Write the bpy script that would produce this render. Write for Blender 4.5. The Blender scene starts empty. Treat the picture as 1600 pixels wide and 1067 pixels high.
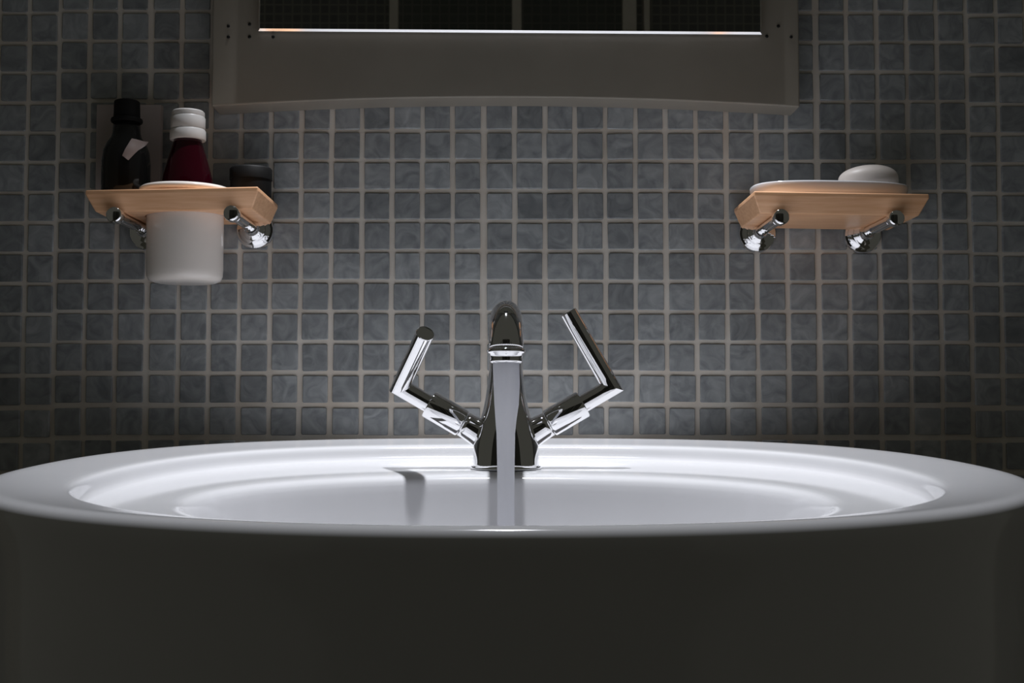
import bpy, bmesh, math, random
from mathutils import Vector, Matrix, Euler

random.seed(7)
S = bpy.context.scene
COL = S.collection
PI = math.pi

# ------------------------------------------------------------------ camera
WALL_D = 1.15                      # camera to tiled wall, metres
CAM_Z = 0.90
FPX = 2000.0                       # focal length in pixels of the 1600 x 1067 frame
PITCH = math.atan(107 / FPX)
YAW = math.atan(12 / FPX)
cam_data = bpy.data.cameras.new('camera')
cam_data.sensor_width = 36.0
cam_data.lens = FPX / 1600 * 36.0
cam_data.clip_start = 0.02
cam = bpy.data.objects.new('camera', cam_data)
cam.location = (0, -WALL_D, CAM_Z)
cam.rotation_euler = (PI / 2 + PITCH, 0, -YAW)
COL.objects.link(cam)
S.camera = cam
CAM_M = Matrix.Translation(cam.location) @ cam.rotation_euler.to_matrix().to_4x4()

# ------------------------------------------------------------------ world, lamp, exposure
world = bpy.data.worlds.new('world')
S.world = world
world.use_nodes = True
bgn = world.node_tree.nodes['Background']
bgn.inputs[0].default_value = (1.0, 0.985, 0.83, 1)
bgn.inputs[1].default_value = 0.043

lamp_data = bpy.data.lights.new('mirror_lamp_light', 'SPOT')
lamp_data.energy = 74
lamp_data.color = (0.93, 0.95, 1.0)
lamp_data.spot_size = math.radians(48)
lamp_data.spot_blend = 0.75
lamp_data.shadow_soft_size = 0.016
lamp = bpy.data.objects.new('mirror_lamp_light', lamp_data)
lamp.location = (0.0, -0.135, 1.99)
lamp.rotation_euler = (math.radians(-4.0), 0, 0)
COL.objects.link(lamp)

S.view_settings.view_transform = 'Standard'
S.view_settings.look = 'None'
S.view_settings.exposure = 0.0
S.view_settings.gamma = 1.0
S.view_settings.use_curve_mapping = False
try:
    S.cycles.use_denoising = True
    S.cycles.max_bounces = 14
    S.cycles.diffuse_bounces = 8
except Exception:
    pass


# ------------------------------------------------------------------ helpers
def P(px, py, dist):
    """point of the place that the photograph shows at px, py on the plane `dist` metres in front of the camera"""
    d = CAM_M.to_3x3() @ Vector(((px - 800) / FPX, (533.5 - py) / FPX, -1))
    t = dist / d.y
    return Vector(CAM_M.translation) + d * t


def mm(px, dist):
    return px * dist / FPX


def thing(name, loc, label, cat, group=None):
    o = bpy.data.objects.new(name, None)
    o.empty_display_size = 0.03
    o.location = loc
    COL.objects.link(o)
    tag(o, label, cat, group)
    return o


def tag(o, label=None, cat=None, group=None, kind=None):
    if label: o['label'] = label
    if cat: o['category'] = cat
    if group: o['group'] = group
    if kind: o['kind'] = kind
    return o


def root_loc(o):
    v = Vector((0, 0, 0))
    while o:
        v += o.location
        o = o.parent
    return v


def build(name, verts, faces, mat, parent=None, smooth=True, bevel=0.0, subsurf=0, auto=None, label=None):
    off = root_loc(parent) if parent else Vector((0, 0, 0))
    me = bpy.data.meshes.new(name)
    me.from_pydata([tuple(Vector(v) - off) for v in verts], [], faces)
    bm = bmesh.new(); bm.from_mesh(me)
    bmesh.ops.recalc_face_normals(bm, faces=bm.faces)
    if auto is not None:
        for e in bm.edges:
            if len(e.link_faces) == 2 and e.calc_face_angle(0) > auto:
                e.smooth = False
    bm.to_mesh(me); bm.free()
    for p in me.polygons: p.use_smooth = smooth
    me.materials.append(mat)
    o = bpy.data.objects.new(name, me)
    COL.objects.link(o)
    if parent: o.parent = parent
    if bevel:
        m = o.modifiers.new('bevel', 'BEVEL'); m.width = bevel; m.segments = 3
        m.limit_method = 'ANGLE'; m.angle_limit = math.radians(30)
        m.harden_normals = False
    if subsurf:
        m = o.modifiers.new('subdivision', 'SUBSURF'); m.levels = subsurf; m.render_levels = subsurf
    if label: o['label'] = label
    return o


def loft(rings, cap0=True, cap1=True):
    n = len(rings[0])
    V = [p for r in rings for p in r]
    F = []
    for i in range(len(rings) - 1):
        for j in range(n):
            k = (j + 1) % n
            F.append((i * n + j, i * n + k, (i + 1) * n + k, (i + 1) * n + j))
    if cap0: F.append(tuple(range(n - 1, -1, -1)))
    if cap1: F.append(tuple((len(rings) - 1) * n + j for j in range(n)))
    return V, F


def lathe(center, prof, seg=48, axis='Z', cap0=True, cap1=True):
    """prof: (radius, height along the axis)"""
    cx, cy, cz = center
    rings = []
    for r, h in prof:
        ring = []
        for j in range(seg):
            a = 2 * PI * j / seg
            c, s = r * math.cos(a), r * math.sin(a)
            if axis == 'Z': ring.append((cx + c, cy + s, cz + h))
            else: ring.append((cx + c, cy - h, cz + s))      # axis towards the camera
        rings.append(ring)
    return loft(rings, cap0, cap1)


def frame_for(d):
    d = d.normalized()
    up = Vector((0, 1, 0)) if abs(d.y) < 0.9 else Vector((0, 0, 1))
    a = d.cross(up).normalized()
    b = d.cross(a).normalized()
    return a, b


def rod(p0, p1, prof, seg=32):
    """solid of revolution from p0 to p1; prof: (t metres along, radius)"""
    d = (p1 - p0).normalized()
    a, b = frame_for(d)
    rings = [[p0 + d * t + (a * math.cos(2 * PI * j / seg) + b * math.sin(2 * PI * j / seg)) * r
              for j in range(seg)] for t, r in prof]
    return loft(rings)


def supere(a, b, n, t):
    c, s = math.cos(t), math.sin(t)
    return (a * math.copysign(abs(c) ** (2 / n), c), b * math.copysign(abs(s) ** (2 / n), s))


# ------------------------------------------------------------------ materials
def new_mat(name):
    m = bpy.data.materials.new(name)
    m.use_nodes = True
    return m, m.node_tree.nodes, m.node_tree.links, m.node_tree.nodes['Principled BSDF']


def plain(name, col, rough=0.4, metal=0.0, coat=0.0, noise=0.06, scale=30, bump=0.0, spec=0.5):
    m, N, L, b = new_mat(name)
    geo = N.new('ShaderNodeNewGeometry')
    nz = N.new('ShaderNodeTexNoise'); nz.inputs['Scale'].default_value = scale; nz.inputs['Detail'].default_value = 4
    L.new(geo.outputs['Position'], nz.inputs['Vector'])
    r = N.new('ShaderNodeValToRGB')
    r.color_ramp.elements[0].position = 0.3; r.color_ramp.elements[1].position = 0.7
    r.color_ramp.elements[0].color = tuple(c * (1 - noise) for c in col) + (1,)
    r.color_ramp.elements[1].color = tuple(min(1, c * (1 + noise)) for c in col) + (1,)
    L.new(nz.outputs['Fac'], r.inputs['Fac'])
    L.new(r.outputs['Color'], b.inputs['Base Color'])
    b.inputs['Roughness'].default_value = rough
    b.inputs['Metallic'].default_value = metal
    b.inputs['Coat Weight'].default_value = coat
    b.inputs['Specular IOR Level'].default_value = spec
    b.inputs['Coat Roughness'].default_value = 0.05
    if bump:
        bp = N.new('ShaderNodeBump'); bp.inputs['Strength'].default_value = bump; bp.inputs['Distance'].default_value = 0.001
        L.new(nz.outputs['Fac'], bp.inputs['Height']); L.new(bp.outputs['Normal'], b.inputs['Normal'])
    return m


M_CERAMIC = plain('white_ceramic', (0.70, 0.70, 0.72), 0.10, noise=0.01)
M_CUP = plain('warm_white_ceramic', (0.93, 0.86, 0.80), 0.16, noise=0.015)
M_CHROME = plain('chrome', (0.86, 0.86, 0.87), 0.035, metal=1.0, noise=0.01)
M_PANEL = plain('brushed_panel', (0.27, 0.245, 0.205), 0.42, noise=0.08, scale=14)
M_EDGE = plain('polished_edge', (0.8, 0.8, 0.8), 0.16, metal=1.0, noise=0.01)
M_STEEL = plain('dark_screw', (0.03, 0.03, 0.03), 0.35, metal=0.6)
M_BLACK = plain('black_plastic', (0.006, 0.006, 0.006), 0.6, spec=0.2)
M_CARTON = plain('pale_carton', (0.50, 0.43, 0.41), 0.6, noise=0.08)
M_CAP = plain('white_cap', (0.72, 0.70, 0.68), 0.35, noise=0.02)
M_SOAP = plain('soap', (0.80, 0.73, 0.68), 0.45, noise=0.04, scale=60)
M_FLOOR = plain('dark_floor', (0.42, 0.40, 0.35), 0.5, noise=0.15, scale=6)
M_POST = plain('pale_post', (0.62, 0.58, 0.52), 0.5)
M_REFLECTION = plain('painted_reflection', (0.34, 0.27, 0.25), 0.5)  # pale tone of the reflection painted on the dark bottle


def mat_grout():
    m, N, L, b = new_mat('grout')
    geo = N.new('ShaderNodeNewGeometry')
    nz = N.new('ShaderNodeTexNoise'); nz.inputs['Scale'].default_value = 18; nz.inputs['Detail'].default_value = 5
    L.new(geo.outputs['Position'], nz.inputs['Vector'])
    r = N.new('ShaderNodeValToRGB')
    r.color_ramp.elements[0].position = 0.3; r.color_ramp.elements[0].color = (0.68, 0.60, 0.51, 1)
    r.color_ramp.elements[1].position = 0.65; r.color_ramp.elements[1].color = (0.82, 0.77, 0.70, 1)
    L.new(nz.outputs['Fac'], r.inputs['Fac']); L.new(r.outputs['Color'], b.inputs['Base Color'])
    b.inputs['Roughness'].default_value = 0.8
    n2 = N.new('ShaderNodeTexNoise'); n2.inputs['Scale'].default_value = 400
    L.new(geo.outputs['Position'], n2.inputs['Vector'])
    bp = N.new('ShaderNodeBump'); bp.inputs['Strength'].default_value = 0.3; bp.inputs['Distance'].default_value = 0.0006
    L.new(n2.outputs['Fac'], bp.inputs['Height']); L.new(bp.outputs['Normal'], b.inputs['Normal'])
    return m


PITCH_T = 0.0272


def mat_tile():
    m, N, L, b = new_mat('mosaic_tile')
    geo = N.new('ShaderNodeNewGeometry')
    # one tone for each tile: hashed from its cell of the mosaic grid
    sep = N.new('ShaderNodeSeparateXYZ'); L.new(geo.outputs['Position'], sep.inputs[0])
    def math_(op, a, b_, c=None):
        n = N.new('ShaderNodeMath'); n.operation = op
        for i, q in enumerate((a, b_, c)):
            if q is None: continue
            if isinstance(q, (int, float)): n.inputs[i].default_value = q
            else: L.new(q, n.inputs[i])
        return n.outputs[0]
    cx = math_('FLOOR', math_('DIVIDE', math_('SUBTRACT', sep.outputs['X'], GX0), GPX), 0)
    dzz = math_('SUBTRACT', sep.outputs['Z'], GZ0)
    below = math_('LESS_THAN', dzz, 0.0)
    pz = math_('ADD', GPZ, math_('MULTIPLY', below, 0.0290 - GPZ))
    cz = math_('FLOOR', math_('DIVIDE', dzz, pz), 0)
    cmb = N.new('ShaderNodeCombineXYZ'); L.new(cx, cmb.inputs['X']); L.new(cz, cmb.inputs['Z'])
    wn = N.new('ShaderNodeTexWhiteNoise'); wn.noise_dimensions = '3D'
    L.new(cmb.outputs[0], wn.inputs['Vector'])
    # streaky cloud in the glaze, shifted per tile
    add = N.new('ShaderNodeVectorMath'); add.operation = 'MULTIPLY_ADD'
    add.inputs[1].default_value = (3, 3, 3)
    L.new(wn.outputs['Color'], add.inputs[0]); L.new(geo.outputs['Position'], add.inputs[2])
    nz = N.new('ShaderNodeTexNoise'); nz.inputs['Scale'].default_value = 55; nz.inputs['Detail'].default_value = 5
    nz.inputs['Distortion'].default_value = 1.6
    L.new(add.outputs[0], nz.inputs['Vector'])
    r = N.new('ShaderNodeValToRGB')
    e = r.color_ramp.elements
    e[0].position = 0.28; e[0].color = (0.215, 0.23, 0.242, 1)
    e[1].position = 0.72; e[1].color = (0.40, 0.42, 0.43, 1)
    L.new(nz.outputs['Fac'], r.inputs['Fac'])
    hsv = N.new('ShaderNodeHueSaturation')
    mr = N.new('ShaderNodeMapRange'); mr.inputs['To Min'].default_value = 0.80; mr.inputs['To Max'].default_value = 1.22
    L.new(wn.outputs['Value'], mr.inputs['Value']); L.new(mr.outputs[0], hsv.inputs['Value'])
    L.new(r.outputs['Color'], hsv.inputs['Color'])
    L.new(hsv.outputs['Color'], b.inputs['Base Color'])
    b.inputs['Roughness'].default_value = 0.32
    bp = N.new('ShaderNodeBump'); bp.inputs['Strength'].default_value = 0.35; bp.inputs['Distance'].default_value = 0.0015
    L.new(nz.outputs['Fac'], bp.inputs['Height']); L.new(bp.outputs['Normal'], b.inputs['Normal'])
    return m


def mat_far_tiles():
    m, N, L, b = new_mat('far_tiles')
    geo = N.new('ShaderNodeNewGeometry')
    sep = N.new('ShaderNodeSeparateXYZ'); L.new(geo.outputs['Position'], sep.inputs[0])
    cmb = N.new('ShaderNodeCombineXYZ'); L.new(sep.outputs['X'], cmb.inputs['X']); L.new(sep.outputs['Z'], cmb.inputs['Y'])
    br = N.new('ShaderNodeTexBrick'); br.offset = 0
    br.inputs['Color1'].default_value = (0.11, 0.115, 0.11, 1); br.inputs['Color2'].default_value = (0.14, 0.145, 0.14, 1)
    br.inputs['Mortar'].default_value = (0.22, 0.21, 0.19, 1)
    br.inputs['Scale'].default_value = 1
    br.inputs['Brick Width'].default_value = PITCH_T; br.inputs['Row Height'].default_value = PITCH_T
    br.inputs['Mortar Size'].default_value = 0.0026
    L.new(cmb.outputs[0], br.inputs['Vector']); L.new(br.outputs['Color'], b.inputs['Base Color'])
    b.inputs['Roughness'].default_value = 0.35
    return m


def mat_wood():
    m, N, L, b = new_mat('beech_wood')
    geo = N.new('ShaderNodeNewGeometry')
    mp = N.new('ShaderNodeMapping'); mp.inputs['Scale'].default_value = (9, 70, 140)
    L.new(geo.outputs['Position'], mp.inputs['Vector'])
    nz = N.new('ShaderNodeTexNoise'); nz.inputs['Scale'].default_value = 3; nz.inputs['Detail'].default_value = 6
    L.new(mp.outputs[0], nz.inputs['Vector'])
    r = N.new('ShaderNodeValToRGB')
    r.color_ramp.elements[0].position = 0.3; r.color_ramp.elements[0].color = (0.78, 0.41, 0.21, 1)
    r.color_ramp.elements[1].position = 0.7; r.color_ramp.elements[1].color = (0.92, 0.55, 0.32, 1)
    L.new(nz.outputs['Fac'], r.inputs['Fac']); L.new(r.outputs['Color'], b.inputs['Base Color'])
    b.inputs['Roughness'].default_value = 0.42
    return m


def mat_mirror():
    m, N, L, b = new_mat('mirror_glass')
    nz = N.new('ShaderNodeTexNoise'); nz.inputs['Scale'].default_value = 3
    r = N.new('ShaderNodeMapRange'); r.inputs['To Min'].default_value = 0.012; r.inputs['To Max'].default_value = 0.02
    L.new(nz.outputs['Fac'], r.inputs['Value']); L.new(r.outputs[0], b.inputs['Roughness'])
    b.inputs['Base Color'].default_value = (0.82, 0.83, 0.81, 1)
    b.inputs['Metallic'].default_value = 1
    return m


def mat_glass(name, col, rough=0.03, trans=1.0):
    m, N, L, b = new_mat(name)
    b.inputs['Base Color'].default_value = col + (1,)
    b.inputs['Roughness'].default_value = rough
    b.inputs['Transmission Weight'].default_value = trans
    b.inputs['IOR'].default_value = 1.4
    nz = N.new('ShaderNodeTexNoise'); nz.inputs['Scale'].default_value = 20
    bp = N.new('ShaderNodeBump'); bp.inputs['Strength'].default_value = 0.03
    L.new(nz.outputs['Fac'], bp.inputs['Height']); L.new(bp.outputs['Normal'], b.inputs['Normal'])
    return m


def mat_water():
    m, N, L, b = new_mat('milky_water')
    geo = N.new('ShaderNodeNewGeometry')
    mp = N.new('ShaderNodeMapping'); mp.inputs['Scale'].default_value = (160, 160, 4)
    L.new(geo.outputs['Position'], mp.inputs['Vector'])
    nz = N.new('ShaderNodeTexNoise'); nz.inputs['Scale'].default_value = 1.2; nz.inputs['Detail'].default_value = 2
    L.new(mp.outputs[0], nz.inputs['Vector'])
    r = N.new('ShaderNodeValToRGB')
    r.color_ramp.elements[0].color = (0.84, 0.85, 0.88, 1); r.color_ramp.elements[1].color = (0.93, 0.93, 0.96, 1)
    L.new(nz.outputs['Fac'], r.inputs['Fac']); L.new(r.outputs['Color'], b.inputs['Base Color'])
    b.inputs['Roughness'].default_value = 0.25
    tl = N.new('ShaderNodeBsdfTranslucent'); L.new(r.outputs['Color'], tl.inputs['Color'])
    tp = N.new('ShaderNodeBsdfTransparent')
    m1 = N.new('ShaderNodeMixShader'); m1.inputs[0].default_value = 0.75
    L.new(b.outputs[0], m1.inputs[1]); L.new(tl.outputs[0], m1.inputs[2])
    m2 = N.new('ShaderNodeMixShader'); m2.inputs[0].default_value = 0.08
    L.new(m1.outputs[0], m2.inputs[1]); L.new(tp.outputs[0], m2.inputs[2])
    L.new(m2.outputs[0], N['Material Output'].inputs['Surface'])
    return m


GX0 = P(755.5, 470, WALL_D).x; GPX = (P(1279, 470, WALL_D).x - GX0) / 11
GZ0 = P(788, 582.5, WALL_D).z; GPZ = (P(788, 66, WALL_D).z - GZ0) / 11
M_GROUT = mat_grout(); M_TILE = mat_tile(); M_FAR = mat_far_tiles(); M_WOOD = mat_wood()
M_MIRROR = mat_mirror(); M_WATER = mat_water()
M_RED = mat_glass('red_liquid', (0.035, 0.001, 0.006), 0.04, 0.35)
M_DARKGLASS = mat_glass('dark_glass', (0.012, 0.012, 0.012), 0.04, 0.0)
M_PANE = mat_glass('shower_glass', (0.75, 0.78, 0.76), 0.0, 1.0)

# ------------------------------------------------------------------ the room
def slab(name, x0, x1, y0, y1, z0, z1, mat, parent=None, bevel=0.0, smooth=False):
    V = [(x0, y0, z0), (x1, y0, z0), (x1, y1, z0), (x0, y1, z0), (x0, y0, z1), (x1, y0, z1), (x1, y1, z1), (x0, y1, z1)]
    F = [(0, 1, 2, 3), (4, 5, 6, 7), (0, 1, 5, 4), (1, 2, 6, 5), (2, 3, 7, 6), (3, 0, 4, 7)]
    return build(name, V, F, mat, parent, smooth=smooth, bevel=bevel)


wall_back = slab('wall_back', -1.25, 1.25, 0.0, 0.08, 0.0, 2.35, M_GROUT)
tag(wall_back, kind='structure', label='wall of small slate-blue mosaic tiles with pale grout')
floor = slab('floor', -1.25, 1.25, -2.75, 0.08, -0.05, 0.0, M_FLOOR)
tag(floor, kind='structure', label='plain floor under the basin')
wall_front = slab('wall_front', -1.25, 1.25, -2.75, -2.67, 0.0, 2.35, M_FAR)
tag(wall_front, kind='structure', label='far tiled wall seen dimly in the mirror')

# mosaic: grid lines read off the photograph (sheet of 11 x 11 tiles, wider joints between the sheets)
DW = WALL_D
xj = [P(px, 470, DW).x for px in (232.0, 755.5, 1279.0)]
col_edges = []
sheet_w = xj[2] - xj[1]
p_in = sheet_w / 11 - 0.00012
for s in range(-3, 4):
    x0 = xj[1] + s * sheet_w
    for i in range(11):
        col_edges.append((x0 + 0.0007 + i * p_in, s))
rows = []
zj_lo = P(788, 582.5, DW).z
zj_hi = P(788, 66.0, DW).z
p_row = (zj_hi - zj_lo) / 11
row_edges = []                      # lower grout centre, pitch
for s in range(-3, 5):
    for i in range(11):
        k = s * 11 + i
        if k >= 0: row_edges.append((zj_lo + k * p_row, p_row))
z = zj_lo
while z > 0.03:
    row_edges.append((z - 0.0290, 0.0290)); z -= 0.0290
TW = p_in - 0.0046                  # tile width


def tile_mesh(name, w, h, t=0.0022, b=0.0006):
    bm = bmesh.new()
    rx, rz = w / 2, h / 2
    def ring(dx, y, c):
        pts = []
        for sx, sz in ((1, 1), (-1, 1), (-1, -1), (1, -1)):
            X, Z = sx * (rx - dx), sz * (rz - dx)
            a, bb = (X - sx * c, Z), (X, Z - sz * c)
            pts += ([bb, a] if sx * sz > 0 else [a, bb])
        return [bm.verts.new((x, y, zz)) for x, zz in pts]
    r0 = ring(0, 0.0005, 0.0009); r1 = ring(0, -(t - b), 0.0009); r2 = ring(b, -t, 0.0007)
    for A, B in ((r0, r1), (r1, r2)):
        for j in range(8):
            k = (j + 1) % 8
            f = bm.faces.new((A[j], A[k], B[k], B[j])); f.smooth = True
    bm.faces.new(r2)
    bmesh.ops.recalc_face_normals(bm, faces=bm.faces)
    me = bpy.data.meshes.new(name); bm.to_mesh(me); bm.free()
    me.materials.append(M_TILE)
    return me


def proj(v):
    q = CAM_M.inverted() @ Vector(v)
    return 800 + FPX * q.x / -q.z, 533.5 - FPX * q.y / -q.z


hs = sorted({round(p, 5) for _, p in row_edges})
protos = {h: [tile_mesh('tile', TW + d, h - (0.0036 if h < 0.028 else 0.0050) + e) for d, e in ((0, 0), (0.0006, -0.0004), (-0.0005, 0.0003))] for h in hs}
cells = []
for (x, s) in col_edges:
    for (zz, h) in row_edges:
        cx, cz = x + p_in / 2, zz + h / 2
        if abs(cx) > 1.23 or cz > 2.32 or cz < 0.03: continue
        px, py = proj((cx, 0, cz))
        outer = px < 92 or px > 1506
        if outer: cz -= 0.0022
        px, py = proj((cx, 0, cz))
        vis = -10 < px < 1610 and -10 < py < 745
        if 340 < px < 1240 and py < 150: vis = False
        if py > 668 + 0.00009 * (px - 788) ** 2 * 1.0: vis = False
        hid = 0
        if 165 < px < 350 and 185 < py < 440: hid = 1
        if 700 < px < 870 and py > 480: hid = 1
        if 1180 < px < 1440 and 270 < py < 345: hid = 1
        score = abs(px - 788) / 800 + abs(py - 430) / 800 + hid * 3 + (0 if vis else 100)
        cells.append((score, cx, cz, round(h, 5)))
cells.sort()
SV, SF = [], []
for i, (score, cx, cz, h) in enumerate(cells):
    me = random.choice(protos[h])
    loc = Vector((cx + random.uniform(-.0004, .0004), 0, cz + random.uniform(-.0004, .0004)))
    rot = Euler((random.gauss(0, .012), random.gauss(0, .008), random.gauss(0, .012)))
    if i < 300:
        o = bpy.data.objects.new('tile', me)
        COL.objects.link(o)
        o.parent = wall_back; o.location = loc; o.rotation_euler = rot
    else:
        R = rot.to_matrix(); n = len(SV)
        SV += [tuple(loc + R @ v.co) for v in me.vertices]
        SF += [tuple(n + k for k in p.vertices) for p in me.polygons]
rest = build('tile_field', SV, SF, M_TILE, wall_back, smooth=False)
tag(rest, kind='stuff')

# shower screen on the far side of the room, seen only in the mirror
ss = thing('shower_screen', (0.05, -2.5, 0), 'shower screen with pale upright posts, reflected in the mirror', 'shower screen')
DM = 2 * (WALL_D - 0.047) + (2.5 - WALL_D)
for px, w in ((613.5, 14), (807.5, 15), (985.5, 22), (1013, 9)):
    x = (px - 788) * DM / FPX; hw = w * DM / FPX / 2
    slab('post', x - hw, x + hw, -2.52, -2.48, 0, 2.25, M_POST, ss, bevel=0.003)
slab('rail', -0.8, 0.9, -2.52, -2.48, 2.25, 2.29, M_POST, ss, bevel=0.003)
for a_, b_ in ((613.5 + 7, 807.5 - 8), (807.5 + 8, 985.5 - 11)):
    slab('pane', (a_ - 788) * DM / FPX, (b_ - 788) * DM / FPX, -2.503, -2.497, 0.02, 2.25, M_PANE, ss)

# ------------------------------------------------------------------ mirror
mi = thing('wall_mirror', (0, -0.01, P(788, 155, 1.11).z), 'wide wall mirror on a grey-brown panel with a gently arched lower edge', 'mirror')
DPN = 1.112
yf = -(WALL_D - DPN)
zl, zr = P(330, 166, DPN), P(1250, 165, DPN)
zc = P(788, 152, DPN).z
NSEG = 40; TOPZ = 1.86
ring_f, ring_b = [], []
pts = []
for i in range(NSEG + 1):
    u = i / NSEG * 2 - 1
    x = zl.x + (zr.x - zl.x) * (u + 1) / 2
    zz = zc - (zc - zl.z) * u * u
    pts.append((x, zz))
pts += [(zr.x, TOPZ), (zl.x, TOPZ)]
n = len(pts)
V = [(x, yf, zz) for x, zz in pts] + [(x, -0.0035, zz) for x, zz in pts]
F = [tuple(range(n)), tuple(range(2 * n - 1, n - 1, -1))] + [(i, (i + 1) % n, n + (i + 1) % n, n + i) for i in range(n)]
build('back_panel', V, F, M_PANEL, mi, smooth=False, bevel=0.0016)
# glass plate with a polished chamfer round its edge
g0, g1 = P(403, 47.5, DPN - 0.010), P(1191, 53, DPN - 0.010)
yg = yf - 0.010
gx0, gx1 = g0.x, g1.x
ch = 0.0017
def grect(dx, y):
    return [(gx0 + dx, y, g0.z + dx), (gx1 - dx, y, g1.z + dx), (gx1 - dx, y, TOPZ - 0.03 - dx), (gx0 + dx, y, TOPZ - 0.03 - dx)]
V, F = loft([grect(0, yf - 0.0002), grect(0, yg + ch * 1.2)])
glass_edge_rings = [grect(0, yg + ch * 1.2), grect(ch, yg)]
plate = build('glass', grect(ch, yg) + grect(ch, yf - 0.0004), [(0, 1, 2, 3), (4, 5, 6, 7), (0, 1, 5, 4), (1, 2, 6, 5), (2, 3, 7, 6), (3, 0, 4, 7)], M_MIRROR, mi, smooth=False)
Ve, Fe = loft([grect(ch, yg), grect(0, yg + ch * 1.2), grect(0, yf - 0.0004), grect(ch, yf - 0.0004)], False, False)
build('chamfer', Ve, Fe, M_EDGE, plate, smooth=False, label='bright polished lower edge of the glass')
for px, py in ((357, 41), (357, 58), (390, 38), (390, 58), (427, 58), (1216, 41), (1236, 58), (1198, 57)):
    c = P(px, py, DPN)
    V, F = lathe((c.x, yf + 0.0004, c.z), [(0.0012, 0), (0.0015, 0.0008), (0.0011, 0.0013)], 16, 'Y')
    build('screw', V, F, M_STEEL, mi)

# ------------------------------------------------------------------ lamp above the mirror (its light is set at the top)
ml = thing('mirror_lamp', (0, -0.005, 1.99), 'slim lamp with an added light-blocking hood on the wall above the mirror, out of the picture', 'lamp')
lx, ly, lz = lamp.location
# unseen half-round hood, added to keep lamp light off wall and mirror panel
seg_ = 24
def hood_ring(r, zz):
    return [(lx + r * math.cos(a) * 4.0, ly + 0.002 + r * math.sin(a), zz) for a in [PI * k / seg_ for k in range(seg_ + 1)]]
o0, o1, i0, i1 = hood_ring(0.034, lz + 0.05), hood_ring(0.034, lz - 0.235), hood_ring(0.032, lz + 0.05), hood_ring(0.032, lz - 0.235)
V = o0 + o1 + i0 + i1; m_ = seg_ + 1; F = []
for k in range(seg_):
    F += [(k, k + 1, m_ + k + 1, m_ + k), (2 * m_ + k, 3 * m_ + k, 3 * m_ + k + 1, 2 * m_ + k + 1), (k, 2 * m_ + k, 2 * m_ + k + 1, k + 1), (m_ + k, m_ + k + 1, 3 * m_ + k + 1, 3 * m_ + k)]
F += [(0, m_, 3 * m_, 2 * m_), (m_ - 1, 3 * m_ - 1, 4 * m_ - 1, 2 * m_ - 1)]
build('added_hood', V, F, M_BLACK, ml, auto=0.8)
V, F = lathe((lx, -0.003, lz + 0.02), [(0.03, 0), (0.03, 0.006), (0.026, 0.009), (0.007, 0.011), (0.007, -ly - 0.034)], 32, 'Y')
build('arm', V, F, M_CHROME, ml, auto=0.7)
V, F = lathe((lx, ly, lz + 0.022), [(0.012, 0), (0.016, 0.003), (0.016, 0.026), (0.010, 0.030)], 32)
build('socket', V, F, M_CHROME, ml, auto=0.7)

# ------------------------------------------------------------------ washbasin
SLOPE = 0.0375
def rimz(dist):
    return CAM_Z - (0.0673 - SLOPE * dist)


BX = 0.002
wb = thing('washbasin', (BX, -(WALL_D - 0.834), 0.62), 'large oval white ceramic washbasin with a stepped inner bowl below the faucet', 'washbasin')
SEG = 144
# centre distance, half width, half depth, exponent, height against the rim plane
RINGS = [
    (0.90, 0.180, 0.180, 2.1, -0.255), (0.86, 0.265, 0.265, 2.1, -0.225), (0.840, 0.303, 0.300, 2.2, -0.17),
    (0.836, 0.309, 0.306, 2.2, -0.10), (0.834, 0.306, 0.306, 2.2, -0.045), (0.834, 0.3125, 0.310, 2.2, -0.020),
    (0.834, 0.3145, 0.3125, 2.2, -0.0105), (0.834, 0.3145, 0.3125, 2.2, -0.0055), (0.834, 0.3125, 0.3105, 2.2, -0.0017), (0.834, 0.308, 0.306, 2.2, 0.0),
    (0.833, 0.300, 0.300, 2.2, -0.0004), (0.829, 0.282, 0.288, 2.2, -0.0014), (0.820, 0.266, 0.276, 2.2, -0.0022),
    (0.815, 0.2580, 0.2690, 2.2, -0.0026), (0.8135, 0.2560, 0.2670, 2.2, -0.0040), (0.813, 0.2552, 0.2660, 2.2, -0.0065), (0.8125, 0.2543, 0.2650, 2.2, -0.0115),
    (0.811, 0.2525, 0.2630, 2.2, -0.0142), (0.807, 0.2470, 0.2580, 2.2, -0.0150), (0.805, 0.236, 0.247, 2.2, -0.0152),
    (0.797, 0.208, 0.190, 2.15, -0.0154), (0.791, 0.198, 0.170, 2.1, -0.0160), (0.790, 0.1945, 0.1640, 2.1, -0.0180), (0.790, 0.1925, 0.1615, 2.1, -0.0225),
    (0.790, 0.191, 0.160, 2.1, -0.033), (0.789, 0.187, 0.156, 2.1, -0.056), (0.788, 0.179, 0.149, 2.1, -0.082), (0.786, 0.158, 0.132, 2.1, -0.106),
    (0.785, 0.118, 0.102, 2.1, -0.120), (0.785, 0.066, 0.060, 2.0, -0.1255), (0.785, 0.030, 0.030, 2.0, -0.1275), (0.785, 0.022, 0.022, 2.0, -0.131),
]
rings = []
for c, a, b_, ne, dz in RINGS:
    ring = []
    for j in range(SEG):
        ta = 2 * PI * (j + 0.5) / SEG
        x, d = supere(a, b_, ne + (0.45 * max(0, math.sin(ta)) ** 0.5 if dz > -0.06 and a > 0.24 else 0), ta)
        dist = c + d
        ring.append((BX + x, -(WALL_D - min(dist, WALL_D - 0.0045)), rimz(dist) + dz))
    rings.append(ring)
V, F = loft(rings)
build('basin_body', V, F, M_CERAMIC, wb, subsurf=1)
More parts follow.
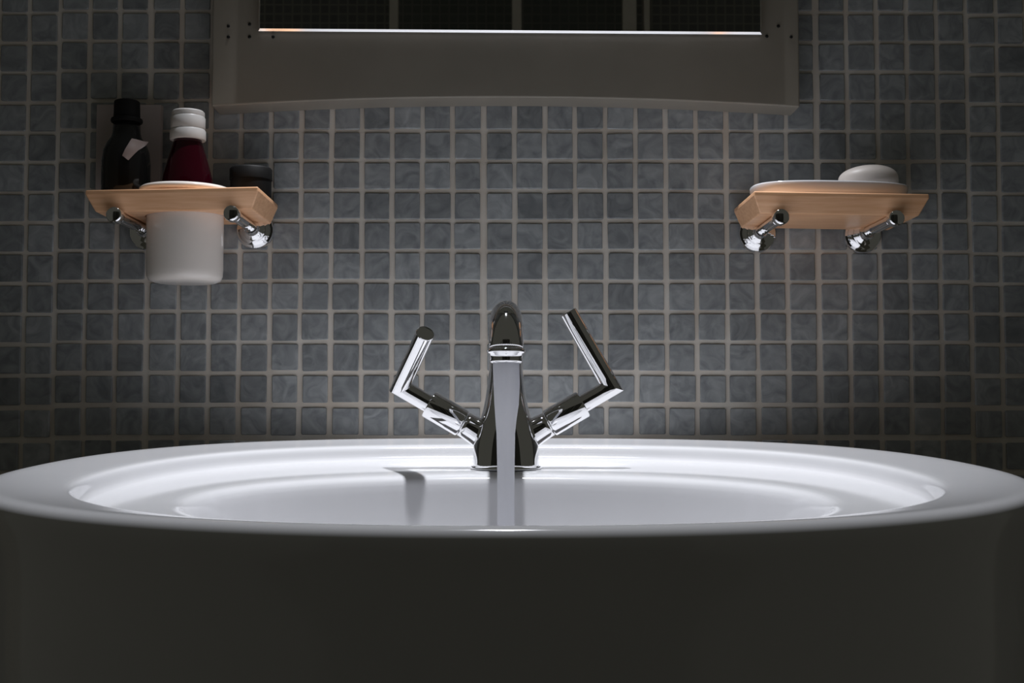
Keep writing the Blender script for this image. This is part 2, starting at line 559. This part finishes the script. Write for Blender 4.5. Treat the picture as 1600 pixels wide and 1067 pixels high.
# drain
dz_ = rimz(0.785) - 0.1305
V, F = lathe((BX, -(WALL_D - 0.785), dz_), [(0.0205, -0.004), (0.0205, 0.002), (0.019, 0.0035), (0.015, 0.002), (0.006, 0.004), (0.001, 0.0045)], 40)
build('drain', V, F, M_CHROME, wb, auto=0.9)

# ------------------------------------------------------------------ faucet
FD = 1.0                                  # distance of the faucet axis
FX = P(790.5, 640, FD).x
deck = rimz(FD) - 0.0151
fc = thing('faucet', (FX, -(WALL_D - FD), deck), 'polished chrome faucet with two angled lever handles on the washbasin', 'faucet')


def fy(d): return -(WALL_D - d)


# body and spout: one swept skin. (dist, z, half width, half depth in the sweep plane)
path = [
    (1.000, deck - 0.0005, .0262, .0252), (1.000, deck + 0.0015, .0260, .0252), (1.000, deck + 0.007, .0258, .0250),
    (1.000, deck + 0.014, .0257, .0246), (1.000, deck + 0.022, .0250, .0238), (1.000, deck + 0.031, .0225, .0226),
    (.999, deck + 0.040, .0192, .0210), (.998, deck + 0.049, .0168, .0196), (.996, deck + 0.060, .0149, .0182),
    (.992, deck + 0.072, .0136, .0168), (.985, deck + 0.084, .0128, .0158), (.974, deck + 0.0965, .0123, .0150),
    (.960, deck + 0.1065, .0119, .0145), (.945, deck + 0.1115, .0117, .0143), (.930, deck + 0.1115, .0118, .0141),
    (.917, deck + 0.1060, .0121, .0138), (.9095, deck + 0.098, .0124, .0132), (.9062, deck + 0.0910, .0125, .0127), (.905, deck + 0.0865, .0125, .0125),
]
rings = []
for i, (d, zz, hw, hd) in enumerate(path):
    q0 = path[max(0, i - 1)]; q1 = path[min(len(path) - 1, i + 1)]
    td, tz = q1[0] - q0[0], q1[1] - q0[1]
    if i == 0 or i == len(path) - 1: td, tz = 0, (1 if i == 0 else -1)
    l = math.hypot(td, tz); td /= l; tz /= l
    nd, nz_ = tz, -td                      # in-plane normal
    ring = []
    for j in range(48):
        x, v = supere(hw, hd, max(2.0, 3.0 - 0.1 * i), 2 * PI * (j + 0.5) / 48)
        ring.append((FX + x, fy(d + nd * v), zz + nz_ * v))
    rings.append(ring)
V, F = loft(rings)
build('body', V, F, M_CHROME, fc, subsurf=2)
# base flange
V, F = lathe((FX, fy(FD), deck), [(0.0272, -0.0008), (0.0276, -0.0005), (0.0276, 0.0008), (0.0270, 0.0016), (0.025, 0.0016)], 64)
build('base_ring', V, F, M_CHROME, fc, auto=0.9)
# aerator rings
za = deck + 0.0865
V, F = lathe((FX, fy(.905), za), [(0.0125, 0.002), (0.0134, 0.0015), (0.0138, 0.0), (0.0134, -0.0015), (0.0120, -0.0020), (0.0116, -0.0052),
                                  (0.0119, -0.0060), (0.0119, -0.0074), (0.0112, -0.0084), (0.0102, -0.0084), (0.0098, -0.004)], 48)
build('aerator', V, F, M_CHROME, fc)

# handles
def handle(side, twist):
    c0 = P(790.5 + side * 34, 681, FD)
    c0 = Vector((c0.x, fy(FD), c0.z))
    ang = math.radians(30)
    u = Vector((side * math.cos(ang), 0, math.sin(ang)))
    w = Vector((-side * math.sin(ang), 0, math.cos(ang)))   # in the plane, square to the arm
    lv = (w * math.cos(twist) + Vector((0, -1, 0)) * math.sin(twist)).normalized()
    # stub that grows out of the body
    V, F = rod(c0, c0 + u, [(-0.014, .0150), (-0.006, .0135), (0.002, .0118), (0.009, .0107), (0.015, .0101), (0.0188, .0100)])
    build('stub', V, F, M_CHROME, fc)
    s1 = c0 + u * 0.0192
    L1 = 0.0310
    V, F = rod(s1, s1 + u, [(0, .0094), (0.0004, .0105), (0.0012, .0110), (L1 - .0012, .0110), (L1 - .0003, .0105), (L1, .0075)])
    collar = build('collar', V, F, M_CHROME, fc, auto=0.6)
    # arm and lever: mitred elbow, one skin
    e = s1 + u * (L1 + 0.0255)
    R = 0.0070
    h = u.cross(lv).normalized()
    rings_ = []
    LL = 0.068
    seg = 40
    def circ(c, ax, r):
        return [c + (ax * math.cos(2 * PI * j / seg) + h * math.sin(2 * PI * j / seg)) * r for j in range(seg)]
    rings_.append(circ(s1 + u * (L1 - 0.002), lv, R))
    mit = (lv - u)                       # elbow plane direction
    ring = []
    for j in range(seg):
        ca, sa = math.cos(2 * PI * j / seg), math.sin(2 * PI * j / seg)
        # mitre: offset along the bisector so that both tubes keep their radius
        ring.append(e + (lv * ca - u * ca) * R + h * sa * R)
    rings_.append(circ(e - u * R * 1.2, lv, R))
    rings_.append(ring)
    def circ2(c, r):
        return [c + (-u * math.cos(2 * PI * j / seg) + h * math.sin(2 * PI * j / seg)) * r for j in range(seg)]
    rings_.append(circ2(e + lv * R * 1.2, R))
    rings_.append(circ2(e + lv * (LL - .0009), R))
    rings_.append(circ2(e + lv * (LL - .0002), R - .0004))
    rings_.append(circ2(e + lv * LL, R - .0012))
    V, F = loft(rings_)
    hd = build('handle', V, F, M_CHROME, fc, auto=0.5)
    collar.parent = hd
    return hd


handle(-1, math.radians(48))
handle(1, math.radians(1))

# ------------------------------------------------------------------ water
wx, wy = FX, fy(.905)
water_rings = []
z_out = za - 0.006
z_end = rimz(.905) - 0.088
prof = [(0, .0094, 0), (.008, .0094, 0), (.020, .0092, 0.0002), (.032, .0086, 0.0001), (.042, .0075, -.0003), (.052, .0066, -.0004), (.07, .0062, -.0002),
        (.10, .0060, 0), (.13, .0061, 0), (z_out - z_end, .0064, 0)]
for t, r, dx in prof:
    ring = []
    for j in range(40):
        a = 2 * PI * j / 40
        rr = r * (1 + 0.03 * math.sin(3 * a + t * 40))
        ring.append((wx + dx + rr * math.cos(a), wy + rr * math.sin(a), z_out - t))
    water_rings.append(ring)
V, F = loft(water_rings)
ws = build('water_stream', V, F, M_WATER, None)
tag(ws, 'smooth milky white stream of water falling from the faucet', 'water')
# side lobe of the jet
lr = []
for t, r, dx in ((.001, .0020, .0066), (.010, .0028, .0070), (.022, .0030, .0068), (.030, .0024, .0063), (.037, .0010, .0058)):
    lr.append([(wx + dx + r * math.cos(2 * PI * j / 20), wy + 0.001 + r * math.sin(2 * PI * j / 20), z_out - t) for j in range(20)])
V, F = loft(lr)
build('side_ripple', V, F, M_WATER, ws, subsurf=1)

# ------------------------------------------------------------------ wall shelves
def shelf(side, name, pl, pr, label, hole=None):
    """pl, pr: the two upper front corners in the photograph"""
    d0, d1 = 1.050, 1.1415
    A, B = P(pl[0], pl[1], d0), P(pr[0], pr[1], d0)
    cx = (A.x + B.x) / 2; hw = (B.x - A.x) / 2
    ztop = (A.z + B.z) / 2
    tilt = math.atan2(B.z - A.z, B.x - A.x)
    TH = 0.0175
    t = thing(name, (cx, fy(d1), ztop), label, 'shelf', 'wooden bracket shelves on the tiles')
    def place(x, y, dz):                 # x about the middle, tilted with the board
        return (cx + x * math.cos(tilt) - dz * math.sin(tilt), y, ztop + dz * math.cos(tilt) + x * math.sin(tilt))
    y0, y1 = fy(d0), fy(d1)
    ins_x, ins_y = 0.0065, 0.0065
    def to_bottom(x, y):
        bx = x / hw * (hw - ins_x)
        by = y1 + (y - y1) / (y0 - y1) * ((y0 + ins_y) - y1)
        return bx, by
    if hole is None:
        top = [(-hw, y0), (hw, y0), (hw, y1), (-hw, y1)]
        V = [place(x, y, 0) for x, y in top] + [place(x, y, -0.0035) for x, y in top] + [place(*to_bottom(x, y), -TH) for x, y in top]
        V, F = loft([V[0:4], V[4:8], V[8:12]])
    else:
        hx, hy, hr = hole
        hx -= cx
        angs = [2 * PI * j / 48 for j in range(48)]
        for x, y in ((-hw, y0), (hw, y0), (hw, y1), (-hw, y1)):
            angs.append(math.atan2(y - hy, x - hx) % (2 * PI))
        angs = sorted(set(round(a, 6) for a in angs))
        top = []
        for a in angs:
            c, s = math.cos(a), math.sin(a)
            ks = []
            if c > 1e-9: ks.append((hw - hx) / c)
            if c < -1e-9: ks.append((-hw - hx) / c)
            if s > 1e-9: ks.append((y1 - hy) / s)
            if s < -1e-9: ks.append((y0 - hy) / s)
            k = min(ks)
            top.append((hx + c * k, hy + s * k))
        circ = [(hx + hr * math.cos(a), hy + hr * math.sin(a)) for a in angs]
        R = [[place(x, y, 0) for x, y in circ], [place(x, y, 0) for x, y in top], [place(x, y, -0.0035) for x, y in top],
             [place(*to_bottom(x, y), -TH) for x, y in top], [place(x, y, -TH) for x, y in circ]]
        R.append(R[0])
        nn = len(angs)
        V = [p for r in R[:5] for p in r]; F = []
        for i in range(5):
            for j in range(nn):
                k = (j + 1) % nn; i2 = (i + 1) % 5
                F.append((i * nn + j, i * nn + k, i2 * nn + k, i2 * nn + j))
    build('board', V, F, M_WOOD, t, smooth=False, bevel=0.0011)
    return t, place, ztop, cx, hw, tilt


def bracket(t, px, py):
    c = P(px, py, 1.041)
    ycap = fy(1.041)
    V, F = lathe((c.x, -0.0035, c.z), [(0.0168, 0), (0.0168, 0.003), (0.0160, 0.0046), (0.0142, 0.0052), (0.0140, 0.0085), (0.0118, 0.0100),
                                      (0.0106, 0.0104), (0.0102, 0.0135), (0.0080, 0.0150), (0.0068, 0.0156), (0.0064, 0.0200), (0.0050, 0.0225)], 48, 'Y')
    br = build('bracket', V, F, M_CHROME, t, auto=0.7)
    V, F = lathe((c.x, 0, c.z), [(0.0046, 0.020), (0.0046, -ycap - 0.010)], 32, 'Y')
    build('rod', V, F, M_CHROME, br, auto=0.7)
    V, F = lathe((c.x, ycap, c.z), [(0.0046, -0.0125), (0.0061, -0.0115), (0.0066, -0.010), (0.0066, -0.002), (0.0063, -0.0008), (0.0052, 0.0)], 32, 'Y')
    build('end_cap', V, F, M_CHROME, br, auto=0.7)


CUP_D = 1.0945
cup_c = P(290, 330, CUP_D)
CUP_R = mm(59, CUP_D)
sl, place_l, ztl, cxl, hwl, tl_ = shelf(-1, 'wall_shelf', (133, 297), (403.5, 291.5),
                                        'beech wood wall shelf holding a white cup in a round hole', (cup_c.x, fy(CUP_D), CUP_R + 0.0012))
bracket(sl, 177, 335); bracket(sl, 360.5, 332.5)
sr, place_r, ztr, cxr, hwr, tr_ = shelf(1, 'wall_shelf', (1178, 298.5), (1452, 303),
                                        'beech wood wall shelf carrying a white soap dish')
bracket(sr, 1222, 338); bracket(sr, 1402, 340)

# ------------------------------------------------------------------ cup in the left shelf
ztop_l = place_l(cup_c.x - cxl, 0, 0)[2]
zb = P(290, 446, CUP_D + 0.025).z
rim_r = mm(71, CUP_D)
prof = [(0.004, 0.0), (CUP_R * 0.80, 0.0), (CUP_R * 0.93, 0.0016), (CUP_R * 0.985, 0.0052), (CUP_R, 0.011), (CUP_R, ztop_l - zb + 0.0010),
        (rim_r - 0.004, ztop_l - zb + 0.0012), (rim_r, ztop_l - zb + 0.0035), (rim_r, ztop_l - zb + 0.0060), (rim_r - 0.002, ztop_l - zb + 0.0075),
        (CUP_R - 0.001, ztop_l - zb + 0.0072), (CUP_R - 0.004, ztop_l - zb + 0.004), (CUP_R - 0.0045, 0.012), (CUP_R * 0.75, 0.006), (0.004, 0.0055)]
V, F = lathe((cup_c.x, fy(CUP_D), zb), prof, 72)
cup = build('cup', V, F, M_CUP, None, auto=1.2)
tag(cup, 'white ceramic cup set through the wooden shelf', 'cup')

# bottle with white cap standing in the cup
BD = CUP_D + 0.002
bc = P(292.5, 300, BD)
z0 = zb + 0.006
z_cap0 = P(292, 214, BD - 0.014).z; z_cap1 = P(292, 169, BD - 0.010).z
z_sh = P(292, 276, BD - 0.02).z
bt = thing('mouthwash_bottle', (bc.x, fy(BD), z0), 'white-capped bottle of dark red liquid standing in the cup', 'bottle')
H = z_cap0 - z0
hs_ = z_sh - z0
V, F = lathe((bc.x, fy(BD), z0), [(0.016, 0), (0.0195, 0.0015), (0.0212, 0.005), (0.0218, hs_ - 0.01), (0.0210, hs_ + 0.002), (0.0185, hs_ + 0.012), (0.0160, hs_ + 0.021),
                                  (0.0138, hs_ + 0.028), (0.0122, H - 0.002), (0.0118, H + 0.004)], 56)
build('bottle_body', V, F, M_RED, bt)
hc = z_cap1 - z_cap0
V, F = lathe((bc.x, fy(BD), z_cap0), [(0.0120, 0), (0.0150, 0), (0.0153, 0.0012), (0.0152, hc * .30), (0.0143, hc * .36), (0.0147, hc * .40), (0.0147, hc * .74), (0.0139, hc * .79),
                                      (0.0141, hc * .84), (0.0139, hc * .94), (0.0128, hc * .985), (0.0105, hc)], 48)
build('cap', V, F, M_CAP, bt, auto=0.6)

# pale carton leaning at the back of the left shelf
CD = 1.1336
k0, k1 = P(151, 163, CD), P(252, 163, CD)
zbot = place_l(k0.x + 0.03 - cxl, 0, 0)[2] + 0.0006
cb = slab('carton', k0.x, k1.x, fy(CD), fy(CD + 0.0078), zbot, k0.z, M_CARTON, None, bevel=0.0008)
tag(cb, 'pale mauve carton standing behind the dark bottle against the tiles', 'carton')

# dark glass bottle in front of it
DD = 1.096
dc = P(198, 200, DD)
zbot2 = place_l(dc.x - cxl, 0, 0)[2] + 0.0003
db = thing('dark_bottle', (dc.x, fy(DD), zbot2), 'dark glass bottle with a black cap beside the cup', 'bottle')
zs = P(198, 214, DD).z - zbot2
zn = P(198, 191, DD).z - zbot2
zt = P(198, 158, DD).z - zbot2
rb = 0.0205
V, F = lathe((dc.x, fy(DD), zbot2), [(0.015, 0), (rb - .002, 0.001), (rb, 0.004), (rb, zs - 0.022), (rb - .0012, zs - 0.013), (rb - 0.004, zs - 0.006), (rb - 0.0075, zs - 0.001),
                                     (0.0118, zs + 0.003), (0.0115, zn)], 48)
build('bottle_body', V, F, M_DARKGLASS, db)
V, F = lathe((dc.x, fy(DD), zbot2 + zn), [(0.0100, -0.001), (0.0130, -0.0005), (0.0135, 0.001), (0.0130, 0.0028), (0.0112, 0.0034), (0.0108, zt - zn - 0.001), (0.0098, zt - zn)], 48)
build('cap', V, F, M_BLACK, db, auto=0.6)
# slanted pale patch that stands in for a reflection in the glass
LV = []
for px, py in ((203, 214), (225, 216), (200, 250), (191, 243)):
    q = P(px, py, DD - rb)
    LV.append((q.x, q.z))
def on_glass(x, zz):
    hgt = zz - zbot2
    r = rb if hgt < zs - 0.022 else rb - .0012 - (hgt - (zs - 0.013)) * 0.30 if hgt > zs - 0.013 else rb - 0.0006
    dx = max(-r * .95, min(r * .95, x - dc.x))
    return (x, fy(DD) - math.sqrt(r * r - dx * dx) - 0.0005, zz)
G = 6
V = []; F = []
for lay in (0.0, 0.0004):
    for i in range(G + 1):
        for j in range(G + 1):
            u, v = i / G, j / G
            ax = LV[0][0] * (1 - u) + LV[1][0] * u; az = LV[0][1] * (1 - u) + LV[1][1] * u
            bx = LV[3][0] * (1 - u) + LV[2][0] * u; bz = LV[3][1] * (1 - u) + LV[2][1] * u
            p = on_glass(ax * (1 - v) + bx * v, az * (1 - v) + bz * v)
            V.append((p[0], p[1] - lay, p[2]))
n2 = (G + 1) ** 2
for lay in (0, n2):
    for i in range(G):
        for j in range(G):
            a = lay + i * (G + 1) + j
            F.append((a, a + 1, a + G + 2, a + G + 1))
build('label', V, F, M_REFLECTION, db, label='small slanted pale patch painted as a reflection')

# low black tin at the end of the left shelf
TD = 1.111
tc = P(392, 290, TD)
zt0 = place_l(tc.x - cxl, 0, 0)[2] + 0.0003
zt1 = P(392, 256, TD - 0.018).z
tn = thing('black_tin', (tc.x, fy(TD), zt0), 'low black round tin on the shelf end beside the cup', 'tin')
ht = zt1 - zt0
V, F = lathe((tc.x, fy(TD), zt0), [(0.0165, 0), (0.0176, 0.001), (0.0178, 0.002), (0.0178, ht * .6)], 48)
build('tin_body', V, F, M_BLACK, tn, auto=0.8)
V, F = lathe((tc.x, fy(TD), zt0), [(0.0160, ht * .6), (0.0184, ht * .6), (0.0184, ht * .93), (0.0172, ht * .985), (0.0150, ht)], 48)
build('lid', V, F, M_BLACK, tn, auto=0.8)

# ------------------------------------------------------------------ soap dish and soap
SD = 1.097
sc_ = P(1293.5, 300, SD)
a_d = mm(121.5, SD); b_d = 0.0385
zs0 = place_r(sc_.x - cxr, 0, 0)[2]
RR = [(0.80, 0.0), (0.93, 0.0008), (0.975, 0.0040), (0.995, 0.0085), (1.0, 0.0102), (0.996, 0.0114), (0.98, 0.0116), (0.955, 0.0105), (0.92, 0.0065), (0.85, 0.0042), (0.4, 0.0036), (0.05, 0.0036)]
rings = []
for k, hgt in RR:
    ring = []
    for j in range(96):
        x, y = supere(a_d - (1 - k) * 0.045, b_d - (1 - k) * 0.036, 2.8, 2 * PI * (j + .5) / 96)
        p = place_r(sc_.x - cxr + x, fy(SD) + y, hgt + 0.0002)
        ring.append(p)
    rings.append(ring)
V, F = loft(rings)
sd = build('soap_dish', V, F, M_CERAMIC, None)
tag(sd, 'shallow white ceramic soap dish on the wooden shelf', 'soap dish')

so_c = P(1356.5, 271, SD - 0.004)
bmS = bmesh.new()
bmesh.ops.create_uvsphere(bmS, u_segments=48, v_segments=24, radius=1)
Vs = []
zdish = place_r(so_c.x - cxr, 0, 0.0042)[2]
hx_, hy_ = mm(47, SD), 0.019
ztop_s = P(1366, 257, SD - 0.008).z
hz_ = (ztop_s - zdish) / 2
for v in bmS.verts:
    def se(t, n): return math.copysign(abs(t) ** (2 / n), t)
    x, y, zz = v.co
    zz2 = math.copysign(abs(zz) ** 0.72, zz)
    rr = math.sqrt(max(0, 1 - abs(zz2) ** 2.6)) if True else 0
    ln = math.hypot(x, y) or 1
    Vs.append((x / ln * rr, y / ln * rr, zz2))
Fs = [tuple(v.index for v in f.verts) for f in bmS.faces]
bmS.free()
out = []
for x, y, zz in Vs:
    taper = 1 + 0.10 * x
    X, Y, Z = x * hx_, y * hy_, zz * hz_ * taper
    Z += max(0, -x) ** 2 * -0.0006
    out.append((so_c.x + X, so_c.y + Y, zdish + hz_ + Z * (1 if zz > 0 else 1 / taper)))
soap = build('soap_bar', out, Fs, M_SOAP, None)
tag(soap, 'off-white rounded bar of soap resting in the soap dish', 'soap')
